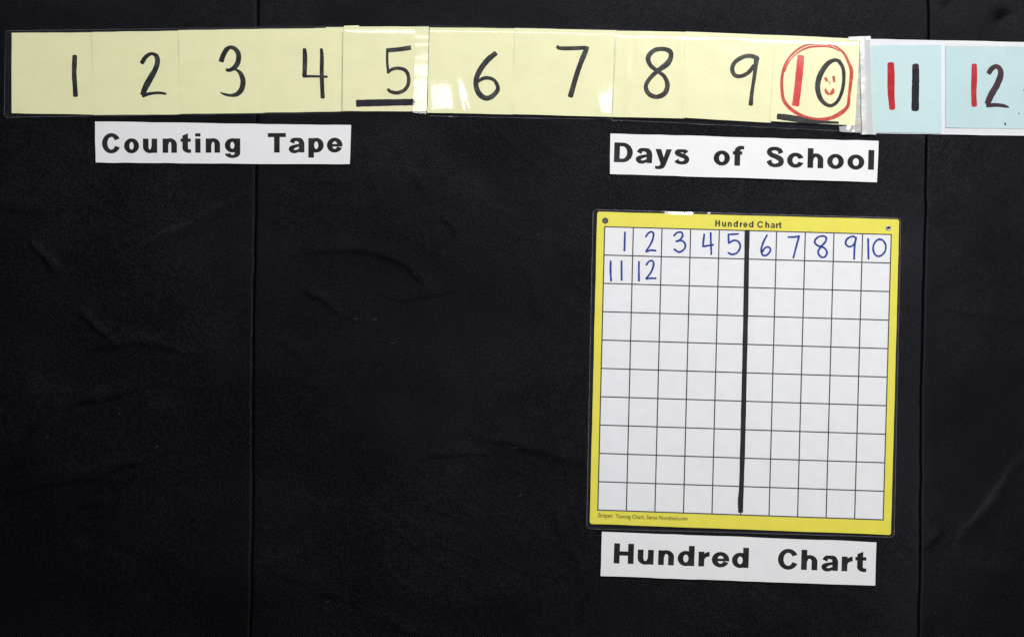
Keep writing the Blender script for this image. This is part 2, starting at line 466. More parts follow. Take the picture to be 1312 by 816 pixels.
def cloth_panel(name, left, right, mat, parent, label):
    """left / right: function v -> u of the edge, and whether it is tucked into a joint"""
    (lf, ltuck), (rf, rtuck) = left, right
    step = 2.3
    v = np.arange(-64, 881, step)
    wid = rf(400.0) - lf(400.0)
    a = np.linspace(0, 1, int(wid / step))
    A, V = np.meshgrid(a, v)
    LF = np.array([lf(x) for x in v])[:, None]; RF = np.array([rf(x) for x in v])[:, None]
    R = 1.3
    Uc = LF + (RF - LF) * A
    dl = Uc - LF; dr = RF - Uc
    D = cloth_height(Uc, V)
    roll = np.zeros_like(D)
    for dist, tuck in ((dl, ltuck), (dr, rtuck)):
        if tuck:
            k = np.clip(1 - dist / R, 0, 1)
            roll = np.maximum(roll, R * 0.7 * (1 - np.sqrt(np.clip(1 - k * k, 0, 1))))
            # the cloth swells a little beside the joint
            D = D + 0.06 * np.exp(-((dist - 9) / 7) ** 2)
    D = D - roll
    nv, nu = D.shape
    cols_u, cols_d = [Uc], [D]
    if ltuck:
        cols_u.insert(0, Uc[:, :1] - 0.15); cols_d.insert(0, np.full((nv, 1), -9.5))
    if rtuck:
        cols_u.append(Uc[:, -1:] + 0.15); cols_d.append(np.full((nv, 1), -9.5))
    Uf = np.concatenate(cols_u, 1); Df = np.concatenate(cols_d, 1); Vf = np.repeat(v[:, None], Uf.shape[1], 1)
    nu = Uf.shape[1]
    verts = np.stack([(Uf - W0 / 2) * U, -Df * 0.001, (H0 / 2 - Vf) * U], -1).reshape(-1, 3)
    idx = np.arange(nv * nu).reshape(nv, nu)
    f = np.stack([idx[:-1, :-1], idx[1:, :-1], idx[1:, 1:], idx[:-1, 1:]], -1).reshape(-1, 4)
    me = bpy.data.meshes.new(name)
    me.vertices.add(len(verts)); me.vertices.foreach_set('co', verts.astype(np.float32).ravel())
    me.loops.add(f.size); me.loops.foreach_set('vertex_index', f.astype(np.int32).ravel())
    me.polygons.add(len(f)); me.polygons.foreach_set('loop_start', np.arange(0, f.size, 4, dtype=np.int32))
    me.polygons.foreach_set('use_smooth', np.ones(len(f), dtype=bool))
    me.materials.append(mat)
    me.update(calc_edges=True); me.validate()
    o = bpy.data.objects.new(name, me); COL.objects.link(o); o.parent = parent
    if label: o['label'] = label
    return o

x0, y0, z0 = P(-95, 890); x1, _, z1 = P(1425, -75)
wall = link_mesh('wall', [(x, y, z) for y in (0.0088, 0.022) for (x, z) in ((x0, z0), (x1, z0), (x1, z1), (x0, z1))],
                 [(0, 1, 2, 3), (7, 6, 5, 4), (0, 4, 5, 1), (1, 5, 6, 2), (2, 6, 7, 3), (3, 7, 4, 0)], M['board'])
tag(wall, 'dark board wall covered with black twill cloth in panels', 'wall', kind='structure')
def seam1(v): return 0.9 * (sn(v, 3, 26, 301) - 0.5) + 329.8 - 0.0115 * v + 0.5 * math.sin(v / 90) + 0.25 * math.sin(v / 23)
def seam2(v): return 2.4 * (sn(v, 9, 34, 302) - 0.5) + 1190.8 - 0.0175 * v + 0.7 * math.sin(v / 110 + 1) + 0.3 * math.sin(v / 27)
GAP = 0.3
cloth_panel('cloth_panel', (lambda v: -90.0, False), (lambda v: seam1(v) - GAP, True), M['cloth'], wall, 'black twill cloth panel with many diagonal creases')
cloth_panel('cloth_panel', (lambda v: seam1(v) + GAP, True), (lambda v: seam2(v) - GAP, True), M['cloth'], wall, 'wide black twill cloth panel behind the chart')
cloth_panel('cloth_panel', (lambda v: seam2(v) + GAP, True), (lambda v: 1420.0, False), M['cloth_m'], wall, 'narrow black twill cloth panel with two puckered dimples')

# ------------------------------------------------------------------ number cards
def lerp(a, b, t): return a + (b - a) * t
def card_depth(base, seed, amp=0.25):
    return lambda u, v: base + amp * (sn(u, v, 55, seed) - 0.5) * 2

A_ = zs(0, 20, 0.1838); B_ = zs(220, 20, 0.1838); C_ = zs(430, 20, 0.1838); D_ = zs(640, 20, 0.1838)
E_ = zs(860, 20, 0.1838); F_ = zs(1080, 0, 0.2205)
G_ = zs(745, 260, 0.1677); H_ = zs(940, 260, 0.1677)

CARDS = {}
def card(num, corners, depth, mat, label, seed, group, wob=0.22):
    o = sheet('number_card', corners, depth, mat, th=0.25, step=9, wobble=wob, seed=seed)
    tag(o, label, 'card', group)
    CARDS[num] = (o, depth)
    return o
GY, GB = 'pale yellow number cards of the counting tape', 'pale blue number cards of the counting tape'

d1 = card_depth(0.95, 31)
c1 = card(1, [(15.2, 42.6), (123, 42.2), (123, 147.4), (15.6, 145.6)], d1, M['yellow_card'], 'pale yellow card with a single black stroke for number 1, at the rounded film end', 31, GY)
d2 = card_depth(1.30, 32, 0.18)
c2 = card(2, [(118, 41.8), (230, 40.2), (231.2, 147.2), (120.4, 147.9)], d2, M['yellow_card'], 'pale yellow card with a black swan-necked number 2', 32, GY)
d3 = card_depth(1.75, 33, 0.18)
c3 = card(3, [(229, 39.7), (336.5, 38.0), (339, 145.4), (231.2, 146.4)], d3, M['yellow_card'], 'pale yellow card with a black double-curved number 3', 33, GY)
d4 = card_depth(2.05, 34, 0.18)
c4 = card(4, [(334.4, 38.2), (427, 36.8), (429.6, 143.8), (337.6, 145.0)], d4, M['yellow_card'], 'pale yellow card with a black open-topped number 4', 34, GY)
d45 = card_depth(1.55, 35, 0.15)
blank = sheet('blank_card', [(418, 35.8), (446, 35.2), (446, 143.2), (420, 144.0)], d45, M['yellow_card'], th=0.25, step=9, seed=35)
tag(blank, 'blank pale yellow card sliver showing between number 4 and number 5', 'card')
# number 5 bows forward at its right end, where the glossy tape holds it
def d5(u, v):
    t = max(0.0, min(1.0, (u - 520) / 30.0))
    return 2.15 + 0.2 * (sn(u, v, 55, 36) - 0.5) * 2 + 0.5 * math.sin(math.pi * t) * (0.3 + 0.7 * (v - 35) / 110)
c5 = card(5, [(440.6, 34.9), (549.8, 35.2), (546.8, 143.4), (437.8, 143.0)], d5, M['yellow_card'], 'pale yellow card with a black number 5 and a thick black underline, sharp angular digit', 36, GY)
blank5 = sheet('blank_card', [(441.0, 33.9), (460.2, 33.5), (460.4, 60), (441, 60)], lambda u, v: 1.75, M['yellow_card'], th=0.2, step=9, seed=37)
tag(blank5, 'blank pale yellow card edge peeping above the number 5 card', 'card')
d6 = card_depth(3.0, 38, 0.18)
c6 = card(6, [(550.8, 36.4), (660.5, 37.6), (658, 147.6), (547.6, 145.2)], d6, M['yellow_card'], 'pale yellow card with a black number 6, its loop at the bottom', 38, GY)
d7 = card_depth(3.4, 39, 0.18)
c7 = card(7, [(659.4, 37.4), (789.6, 40.4), (784, 150.6), (656.6, 147.2)], d7, M['yellow_card'], 'pale yellow card with a black number 7, widest of the yellow cards', 39, GY)
d8 = card_depth(3.0, 40, 0.18)
c8 = card(8, [(787, 40.6), (880, 42.2), (876, 152.6), (782, 150.6)], d8, M['yellow_card'], 'pale yellow card with a black two-loop number 8', 40, GY)
d9 = card_depth(3.35, 41, 0.18)
c9 = card(9, [(877.4, 41.8), (995, 46.4), (987, 158.2), (873.6, 151.6)], d9, M['yellow_card'], 'pale yellow card with a black number 9, its loop at the top', 41, GY)
d10 = card_depth(3.75, 42, 0.18)
c10 = card(10, [(992.8, 46.2), (1100.6, 51.2), (1094.2, 161.8), (984.8, 156.0)], d10, M['yellow_card'], 'pale yellow card with number 10 ringed in red and a red smiling face', 42, GY)

dstrip = card_depth(1.1, 43, 0.2)
strip = sheet('paper_strip', [(1088, 50.0), (1418, 56.6), (1418, 176.5), (1096, 170.6)], dstrip, M['white_strip'], th=0.25, step=9, seed=43)
tag(strip, 'white paper strip carrying the two pale blue cards', 'paper strip')
d11 = card_depth(1.65, 44, 0.15)
c11 = card(11, [(1111.5, 59.0), (1205.6, 58.2), (1205.8, 171.8), (1114.5, 169.8)], d11, M['blue_card'], 'pale blue card with a red and a black stroke for number 11', 44, GB)
d12 = card_depth(1.65, 45, 0.15)
c12 = card(12, [(1211.2, 59.6), (1418, 61.5), (1418, 168.0), (1211.0, 164.0)], d12, M['blue_card'], 'pale blue card with a red 1 and dark maroon 2 for number 12', 45, GB)

# digits: marker strokes on the cards
def digit(parent, d, strokes, mat, name='digit', **kw):
    return strokes_mesh(name, strokes, d, M[mat], parent, **kw)
digit(c1, d1, [A_([(523, 284, 32), (521, 340, 34), (520, 420, 33), (525, 490, 33), (529, 562, 34)])], 'black_ink', cap=0.5)
digit(c2, d2, [A_([(990, 336, 33), (1012, 300, 30), (1038, 277, 26), (1066, 270, 22), (1094, 288, 32), (1100, 330, 36), (1082, 385, 38), (1048, 445, 44), (1016, 505, 42), (996, 556, 36)]),
               A_([(996, 562, 28), (1045, 548, 22), (1105, 542, 19), (1150, 547, 17), (1162, 551, 10)])], 'black_ink', cap=0.3)
digit(c3, d3, [B_([(348, 324, 36), (360, 285, 36), (384, 243, 34), (412, 226, 26), (445, 238, 30), (468, 275, 36), (464, 330, 36), (440, 366, 32), (405, 385, 26), (382, 381, 20)]),
               B_([(405, 388, 12), (445, 380, 14), (480, 405, 28), (499, 455, 36), (492, 512, 38), (460, 550, 34), (415, 560, 22), (370, 552, 16), (342, 540, 7)])], 'black_ink', cap=0.3)
digit(c4, d4, [B_([(928, 240, 26), (931, 290, 33), (930, 370, 32), (928, 424, 32)]), B_([(920, 428, 19), (1000, 428, 17), (1085, 431, 17)]),
               B_([(1045, 238, 20), (1049, 290, 27), (1048, 400, 29), (1051, 500, 29), (1055, 575, 30)])], 'black_ink', cap=0.6)
digit(c5, d5, [C_(['flat', (356, 248, 30), (440, 241, 31), (526, 229, 33)]), C_([(362, 236, 18), (361, 320, 18), (369, 405, 20)]),
               C_([(366, 402, 20), (394, 380, 22), (440, 372, 24), (486, 386, 26), (508, 425, 26), (508, 480, 26), (480, 524, 26), (430, 543, 26), (385, 534, 24), (366, 518, 20)])], 'grey_ink', cap=0.4)
digit(c5, d5, [C_(['flat', (147, 616, 50), (250, 613, 48), (400, 610, 47), (549, 607, 46)])], 'navy_ink', name='underline')
digit(c6, d6, [C_(['flat', (1120, 266, 34), (1064, 312, 40), (1016, 372, 38), (985, 435, 38), (980, 495, 36), (1000, 548, 38), (1042, 580, 36), (1085, 572, 34), (1124, 535, 32), (1130, 500, 28), (1105, 456, 24), (1060, 440, 26), (1020, 448, 24), (996, 468, 16)])], 'grey_ink', cap=0.3)
digit(c7, d7, [D_([(400, 220, 20), (420, 234, 28), (500, 235, 29), (600, 231, 28)]), D_([(611, 226, 28), (590, 275, 36), (560, 350, 36), (530, 440, 35), (493, 570, 37)])], 'grey_ink', cap=0.35)
digit(c8, d8, [D_([(1192, 295, 34), (1184, 255, 34), (1135, 239, 30), (1075, 250, 32), (1035, 295, 34), (1048, 350, 30), (1098, 392, 28), (1146, 430, 28), (1168, 490, 34), (1148, 548, 36), (1090, 572, 32), (1036, 548, 32), (1018, 498, 30), (1045, 445, 30), (1100, 392, 32), (1165, 343, 40), (1192, 295, 34)])], 'grey_ink')
digit(c9, d9, [E_([(596, 304, 34), (550, 288, 30), (495, 296, 30), (440, 332, 30), (421, 380, 30), (440, 422, 30), (485, 428, 28), (535, 402, 28), (572, 355, 28)]),
               E_([(592, 300, 40), (584, 360, 30), (574, 440, 26), (560, 530, 26), (550, 628, 32)])], 'grey_ink', cap=0.4)
digit(c10, d10, [E_(['flat', (898, 286, 46), (890, 380, 50), (878, 500, 50), (861, 634, 50)])], 'red_ink')
digit(c10, d10, [E_([(1170, 326, 24), (1130, 318, 26), (1082, 345, 34), (1035, 415, 38), (1015, 490, 36), (1024, 560, 34), (1056, 612, 28), (1105, 634, 24), (1152, 604, 24), (1184, 535, 24), (1197, 450, 24), (1190, 370, 26), (1160, 322, 26)])], 'black_ink')
digit(c10, d10, [E_([(1040, 203, 10), (1110, 210, 12), (1160, 235, 14), (1200, 275, 18), (1230, 335, 20), (1250, 395, 26), (1244, 480, 24), (1234, 560, 20), (1222, 640, 24), (1165, 692, 30), (1090, 724, 26), (1000, 730, 26), (915, 708, 24), (835, 662, 24), (782, 602, 24), (767, 525, 22), (768, 430, 20), (795, 335, 16), (858, 258, 16), (940, 212, 14), (1040, 204, 12), (1110, 214, 10)]),
                 E_([(784, 400, 8), (815, 330, 10), (875, 268, 10), (950, 230, 14), (1040, 221, 14), (1110, 228, 12), (1170, 255, 9)])], 'brick_ink', name='ring')
digit(c10, d10, [E_([(1066, 440, 14), (1074, 452, 20), (1081, 464, 12)]), E_([(1125, 430, 16), (1128, 450, 20), (1130, 468, 14)]),
                 E_([(1068, 517, 10), (1076, 538, 22), (1092, 556, 12)]), E_([(1124, 518, 16), (1117, 540, 26), (1100, 556, 14)])], 'brick_ink', name='smiling_face', lift=0.12)
digit(c10, d10, [E_([(1092, 466, 8), (1100, 474, 12), (1105, 480, 6)])], 'tan_ink', name='nose_dot', lift=0.12)
digit(c10, d10, [E_([(735, 708, 40), (800, 716, 44), (880, 728, 42), (960, 742, 30), (1060, 748, 20), (1160, 752, 16)])], 'black_ink', name='underline', lift=0.16, cap=0.2)
digit(c11, d11, [F_([(275, 374, 40), (277, 440, 43), (277, 540, 40), (284, 634, 34)])], 'deep_red_ink', cap=0.5)
k11 = digit(c11, d11, [F_([(419, 384, 40), (420, 450, 42), (418, 550, 42), (417, 640, 44)])], 'navy_ink', cap=0.45)
digit(c11, d11, [F_([(419, 382, 38), (420, 398, 40)])], 'maroon_ink', name='ink_overlap', lift=0.12, cap=0.5)
digit(c12, d12, [F_([(760, 380, 30), (760, 450, 35), (757, 540, 32), (760, 616, 32)])], 'deep_red_ink', cap=0.5)
digit(c12, d12, [F_([(843, 430, 28), (860, 404, 30), (888, 389, 26), (910, 408, 32), (912, 445, 36), (890, 500, 38), (858, 555, 38), (836, 606, 34)]),
                 F_([(832, 616, 24), (885, 613, 22), (930, 618, 20), (960, 626, 9)])], 'maroon_ink', cap=0.3)
digit(c12, d12, [F_([(936, 716, 6), (939, 722, 9), (943, 731, 5)]), F_([(1016, 664, 4), (1023, 661, 6)]), F_([(1047, 526, 8), (1060, 528, 10)])], 'navy_ink', name='pen_specks')

# ------------------------------------------------------------------ clear laminate over the cards
def edge_drop(u, v, top, bot, left=None, right=None, w=4.0):
    """0 inside, 1 at the rim: how far the film falls back to the cloth"""
    k = 0.0
    for dist in ([v - top(u), bot(u) - v] + ([u - left] if left is not None else []) + ([right - u] if right is not None else [])):
        k = max(k, 1 - max(0.0, dist) / w)
    return min(1.0, max(0.0, k))
def flat_top(x, c, w): return math.exp(-(abs(x - c) / w) ** 5)
def bell(x, c, w): return math.exp(-((x - c) / w) ** 2)

def fA(u, v):
    k = edge_drop(u, v, lambda u: lerp(40.2, 33.0, (u - 7) / 433), lambda u: lerp(150, 146, (u - 7) / 433), 7, None, 6)
    return lerp(2.75 if u > 200 else lerp(2.1, 2.75, (u - 7) / 193), 0.5, k * k)
f1 = film_single('laminate_film', [(7.6, 40.0), (440, 34.2), (439.5, 145.4), (5.4, 150.6)], fA, M['film'], step=5, radius=5, seed=61, wobble=0.3)
tag(f1, 'clear laminate film with rounded end over cards 1 to 4', 'film')

def fB(u, v):
    k = edge_drop(u, v, lambda u: 33.4, lambda u: 146.6, None, None, 4)
    return lerp(3.05, 1.0, k * k) + 0.35 * (sn(u, v, 30, 71) - 0.5)
f2 = film_single('laminate_film', [(438, 35.4), (533, 35.6), (531, 146.6), (437, 145.6)], fB, M['film'], step=5, seed=62)
tag(f2, 'clear laminate film over the underlined number 5 card', 'film')

def fC(u, v):
    top = lambda u: lerp(34.2, 38.6, (u - 551) / 238); bot = lambda u: lerp(149.4, 153.4, (u - 548) / 236)
    k = edge_drop(u, v, top, bot, None, None, 4.5)
    t = max(0.0, (v - 84) / 64.0)
    curl = 2.9 * t * t * (flat_top(u, 566 - 4 * t, 15 + 5 * t) + 0.8 * flat_top(u, 583 + 12 * t, 5)) + 2.6 * max(0.0, (v - 88) / 60.0) ** 2 * flat_top(u, 772 + 3 * t, 11)
    curl += 0.5 * bell(u - 0.18 * (v - 90), 584, 5) * max(0.0, min(1.0, (v - 75) / 30))
    return lerp(3.95, 1.7, k * k) + curl * (1 - 0.3 * k) + 0.2 * (sn(u, v, 26, 72) - 0.5)
f3 = film_single('laminate_film', [(551, 34.2), (790.5, 38.8), (784.5, 153.6), (547.8, 149.6)], fC, M['film'], step=3.6, seed=63, radius=2.5)
tag(f3, 'clear laminate film with bright glare over cards 6 and 7', 'film')

def fD(u, v):
    top = lambda u: lerp(39.2, 49.5, (u - 787) / 309); bot = lambda u: lerp(154, 168.6, (u - 784) / 300)
    k = edge_drop(u, v, top, bot, None, None, 6.0)
    ridge = 2.2 * flat_top(u, 803.5 - 0.02 * (v - 60), 2.6) * max(0.0, min(1.0, (v - 50) / 100)) ** 1.3 + 0.4 * bell(u, 873, 3)
    return lerp(4.35, 1.6, k * k) + ridge + 0.25 * (sn(u, v, 30, 73) - 0.5) + 0.7 * bell(u, 930, 24) * bell(v, 44, 6)
f4 = film_single('laminate_film', [(787.5, 39.4), (1096, 49.6), (1087, 168.8), (783.5, 154.2)], fD, M['film'], step=3.6, seed=64)
tag(f4, 'clear laminate film over cards 8, 9 and 10 with dark lower border', 'film')

def fE(u, v):
    return 2.15 + 0.5 * bell(u, 1289 - (v - 60) * 0.02, 3.0) + 0.3 * (sn(u, v, 40, 74) - 0.5)
f5 = film_single('laminate_film', [(1209, 56.5), (1416, 60.5), (1416, 172.5), (1208.6, 170.8)], fE, M['film'], step=4.5, seed=65)
tag(f5, 'clear laminate film over the pale blue number 12 card', 'film')

# ------------------------------------------------------------------ clear tape
def t1(u, v):
    t = max(0.0, min(1.0, (u - 530) / 20.0))
    return 3.3 + 0.12 * math.sin(math.pi * min(1, t * 1.02)) + 0.060 * (math.log1p(math.exp((v - 78) / 9.0)) * 9.0) + 0.16 * (sn(u * 0.6, v * 3.0, 14, 81) - 0.5)
tp = film_single('clear_tape', [(532, 34.5), (550.6, 34.6), (546.8, 147.6), (529.6, 146.4)], t1, M['tape_gloss'], step=2.6, seed=66)
tag(tp, 'shiny clear tape with white glare joining number 5 and number 6 cards', 'tape')

tg = sheet('clear_tape', [(1096, 52), (1107, 52), (1109, 170.6), (1092.5, 170.4)], lambda u, v: 2.6 + 0.3 * (sn(u, v, 20, 82) - 0.5), M['tape_shaded'], th=0.1, step=5, seed=67)
tag(tg, 'clear tape painted grey for shade under the edge of the number 10 card', 'tape')
def t3(u, v):
    return 4.35 - 1.6 * max(0.0, (u - 1106) / 12) + 0.35 * (sn(u, v, 12, 83) - 0.5) + 0.4 * bell(u - (v - 50) * 0.04, 1106, 3)
tm = sheet('clear_tape', [(1099.6, 50.5), (1113.8, 50.2), (1118.6, 173.2), (1103.2, 173.4)], t3, M['tape_milky'], th=0.1, step=3, seed=68, wobble=0.5)
tag(tm, 'milky white tape running down between the number 10 and number 11 cards', 'tape')
tt_ = sheet('clear_tape', [(1085.4, 49.0), (1114.2, 47.6), (1114.4, 53.0), (1087, 54.0)], lambda u, v: 4.25 + 0.2 * (sn(u, v, 10, 84) - 0.5), M['tape_milky'], th=0.1, step=2.5, seed=69, wobble=0.4)
tag(tt_, 'small milky tape tab folded over the top above the number 10 card corner', 'tape')
def t5(u, v):
    return 4.9 + 1.6 * max(0.0, (v - 160) / 10) + 0.9 * (sn(u, v, 7, 85) - 0.5) * 2
tb = film_single('clear_tape', [(1073, 163.4), (1093.6, 160.4), (1092.6, 171.4), (1074, 169.6)], t5, M['tape_scrap'], step=1.2, seed=70, wobble=0.8)
tag(tb, 'crumpled shiny tape scrap at the bottom corner of the number 10 card', 'tape')
tc_ = sheet('clear_tape', [(1102, 167.5), (1122.4, 169.0), (1122.0, 173.2), (1102.4, 173.0)], lambda u, v: 2.1 + 0.2 * (sn(u, v, 8, 86) - 0.5), M['tape_milky'], th=0.1, step=2.5, seed=72, wobble=0.4)
tag(tc_, 'small milky tape tab at the bottom edge under the number 11 card corner', 'tape')

# ------------------------------------------------------------------ printed letters
class Glyph:
    def __init__(s): s.polys = []          # list of polygons (x, y), y up, cap height 1
    def rect(s, x0, y0, x1, y1): s.polys.append([(x0, y0), (x1, y0), (x1, y1), (x0, y1)])
    def poly(s, *p): s.polys.append(list(p))
    def ring(s, cx, cy, rx, ry, irx, iry, a0=0, a1=360):
        n = max(6, int(abs(a1 - a0) / 9))
        o = []
        for k in range(n + 1):
            a = math.radians(a0 + (a1 - a0) * k / n)
            o.append(((cx + rx * math.cos(a), cy + ry * math.sin(a)), (cx + irx * math.cos(a), cy + iry * math.sin(a))))
        for k in range(n):
            s.polys.append([o[k][0], o[k + 1][0], o[k + 1][1], o[k][1]])
    def stroke(s, pts):
        c = catmull(pts, 8); m = len(c); LR = []
        for i, p in enumerate(c):
            a, b = c[max(0, i - 1)], c[min(m - 1, i + 1)]
            t = b[:2] - a[:2]; ln = math.hypot(*t) or 1
            nn = np.array((-t[1], t[0])) / ln * p[2] / 2
            LR.append((tuple(p[:2] + nn), tuple(p[:2] - nn)))
        for i in range(m - 1):
            s.polys.append([LR[i][0], LR[i][1], LR[i + 1][1], LR[i + 1][0]])

def glyph(ch, w, s, h):
    """heavy grotesque letter of width w (cap height 1), stem s, thin stroke h"""
    g = Glyph(); X = 0.732; r = w / 2; so = s * .95
    if ch == 'o': g.ring(r, X / 2, r, X / 2 + .018, r - so, X / 2 + .018 - h)
    elif ch == 'C': r = w / 1.90; g.ring(r, .5, r, .52, r - s * .96, .52 - h * 1.05, 27, 336)
    elif ch == 'c': r = w / 1.945; g.ring(r, X / 2, r, X / 2 + .018, r - so, X / 2 + .018 - h, 20, 340)
    elif ch == 'e':
        g.ring(r, X / 2, r, X / 2 + .018, r - so, X / 2 + .018 - h, -4, 338)
        g.rect(s * .8, X / 2 - .075, w - .004, X / 2 + .055)
    elif ch == 'u':
        g.rect(0, .32, s, X); g.rect(w - s, 0, w, X)
        g.ring(r - .01, .32, r - .01, .335, r - .01 - s, .335 - h, 180, 360)
    elif ch in 'nh':
        g.rect(0, 0, s, X if ch == 'n' else 1.0); g.rect(w - s, 0, w, X - .32)
        g.ring(r + .01, X - .32, r - .01, .335, r - .01 - s, .335 - h, 0, 180)
    elif ch == 'r':
        g.rect(0, 0, s, X); g.ring(w + .03, X - .42, w + .03 - s * .45, .435, max(.02, w + .03 - s * 1.0), .435 - h * 1.25, 97, 178)
    elif ch == 't':
        x = .17 * w
        g.poly((x, .24), (x + s, .24), (x + s, 1.0), (x, .88)); g.rect(0, X - h * .9, w * .97, X)
        g.ring(x + s + .06, .24, s + .06, .25, .06, .25 - h, 180, 272); g.poly((x + s + .06, -.01), (w, .0), (w, h - .02), (x + s + .06, h - .01))
    elif ch == 'i': g.rect(0, 0, w, X); g.rect(0, .83, w, 1.0)
    elif ch == 'l': g.rect(0, 0, w, 1.0)
    elif ch == 'g':
        g.ring(r - .01, X / 2 + .01, r - .01, X / 2, r - s, X / 2 - h); g.rect(w - s, -.02, w, X)
        g.ring(r, -.02, r, .255, r - s, .255 - h * .85, 186, 360)
    elif ch == 'p': g.ring(r + .01, X / 2, r - .01, X / 2 + .015, r - s, X / 2 + .015 - h); g.rect(0, -.27, s, X)
    elif ch == 'd': g.ring(r - .01, X / 2, r - .01, X / 2 + .015, r - s, X / 2 + .015 - h); g.rect(w - s, 0, w, 1.0)
    elif ch == 'a':
        q = s / .27
        g.stroke([(x * w, y, k * q) for x, y, k in ((.217, .50, .26), (.30, .635, .2), (.507, .668, .165), (.737, .62, .23), (.83, .46, .265), (.835, .2, .265), (.835, .02, .265))])
        g.stroke([(x * w, y, k * q) for x, y, k in ((.72, .375, .13), (.41, .318, .16), (.18, .2, .24), (.28, .065, .18), (.507, .058, .15), (.74, .15, .13))])
        g.poly((.69 * w, 0), (w, 0), (.955 * w, .13), (.70 * w, .16))
    elif ch == 'y':
        g.poly(*[(x * w, y) for x, y in ((0, .73), (.355, .73), (.516, .306), (.665, .73), (1, .73), (.632, -.104), (.516, -.235), (.323, -.29), (.129, -.29), (.013, -.27), (0, -.12), (.129, -.135), (.258, -.115), (.323, -.04), (.31, .033))])
    elif ch == 'S':
        g.stroke([(x * w, y, k * s / .27) for x, y, k in ((.82, .69, .25), (.74, .85, .21), (.49, .925, .17), (.23, .87, .2), (.17, .73, .23), (.31, .60, .23), (.6, .50, .235), (.83, .355, .255), (.8, .16, .23), (.51, .07, .17), (.26, .14, .2), (.155, .32, .25))])
    elif ch == 's':
        g.stroke([(x * w, y, k * s / .27) for x, y, k in ((.79, .56, .25), (.71, .64, .2), (.49, .672, .15), (.25, .64, .19), (.19, .55, .21), (.39, .465, .21), (.70, .38, .21), (.84, .25, .23), (.75, .115, .2), (.49, .06, .15), (.25, .11, .18), (.165, .2, .25))])
    elif ch == 'f':
        x = .16 * w
        g.rect(x, 0, x + s, .76); g.rect(0, X - h * .88, w * .84, X)
        g.ring(x + s + .06, .76, s + .06, .26, .06, .26 - h, 88, 180); g.poly((x + s + .06, 1.02), (w, 1.0), (w * .98, .83), (x + s + .06, 1.02 - h))
    elif ch == 'T': g.rect(0, 1 - h * 1.1, w, 1); g.rect(r - s / 2, 0, r + s / 2, 1 - h * .9)
    elif ch == 'D':
        c = w * .45
        g.rect(0, 0, s, 1); g.rect(s, 0, c, h); g.rect(s, 1 - h, c, 1)
        g.ring(c, .5, w - c, .5, w - c - s, .5 - h, -90, 90)
    elif ch == 'H': g.rect(0, 0, s, 1); g.rect(w - s, 0, w, 1); g.rect(s, .40, w - s, .40 + h * 1.1)
    return g.polys

def lettering(name, letters, base, cap, dfun, mat, parent, s=.29, h=.19, lift=0.05):
    """letters: (char, u0, u1); base: ((u, v), (u, v)) two points of the baseline"""
    (bu0, bv0), (bu1, bv1) = base
    slope = (bv1 - bv0) / (bu1 - bu0)
    ca, sa = math.cos(math.atan(slope)), math.sin(math.atan(slope))
    verts, faces = [], []
    for li, (ch, u0, u1) in enumerate(letters):
        if name == 'letter': verts, faces = [], []
        w = (u1 - u0) / cap
        ss = w if ch in 'il' else s
        for k, poly in enumerate(glyph(ch, w, ss, h)):
            ids = []
            ar = sum(poly[i][0] * poly[(i + 1) % len(poly)][1] - poly[(i + 1) % len(poly)][0] * poly[i][1] for i in range(len(poly)))
            for (x, y) in (poly if ar > 0 else poly[::-1]):
                X, Y = x * cap, y * cap
                ou = u0; ov = bv0 + (u0 - bu0) * slope
                u = ou + X * ca + Y * sa; v = ov + X * sa - Y * ca
                verts.append(P(u, v, dfun(u, v) + lift + 0.0006 * k)); ids.append(len(verts) - 1)
            faces.append(tuple(ids))
        if name == 'letter': link_mesh(name, verts, faces, mat, parent)
    if name != 'letter': link_mesh(name, verts, faces, mat, parent)

def conv(letters, x0, k): return [(c, x0 + a * k, x0 + b * k) for c, a, b in letters]

# ------------------------------------------------------------------ paper signs
def dS1(u, v):
    t = (u - 122) / 328; q = (v - 156) / 54
    return 0.9 + 2.6 * max(0, t - 0.55) ** 2 / 0.2 * (0.35 + 0.65 * q) + 0.5 * bell(t, .35, .2) + 0.35 * (sn(u, v, 60, 91) - 0.5)
s1 = sheet('paper_sign', [(122.2, 156.0), (450.4, 161.0), (448.8, 211.2), (122.8, 208.8)], dS1, M['white_paper'], th=0.2, step=7, seed=91, wobble=0.4)
tag(s1, 'white paper sign printed Counting Tape, hung below the yellow cards 2 to 5', 'sign')
k = 360 / 1312
lettering('letter', conv([('C', 77, 160), ('o', 180, 250), ('u', 268, 335), ('n', 360, 427), ('t', 444, 493), ('i', 512, 537), ('n', 561, 628), ('g', 650, 722), ('T', 851, 935), ('a', 947, 1021), ('p', 1040, 1112), ('e', 1127, 1200)], 110, k),
          ((110 + 77 * k, 140 + 206 * k), (110 + 1200 * k, 140 + 203 * k)), 25.0, dS1, M['print'], s1)

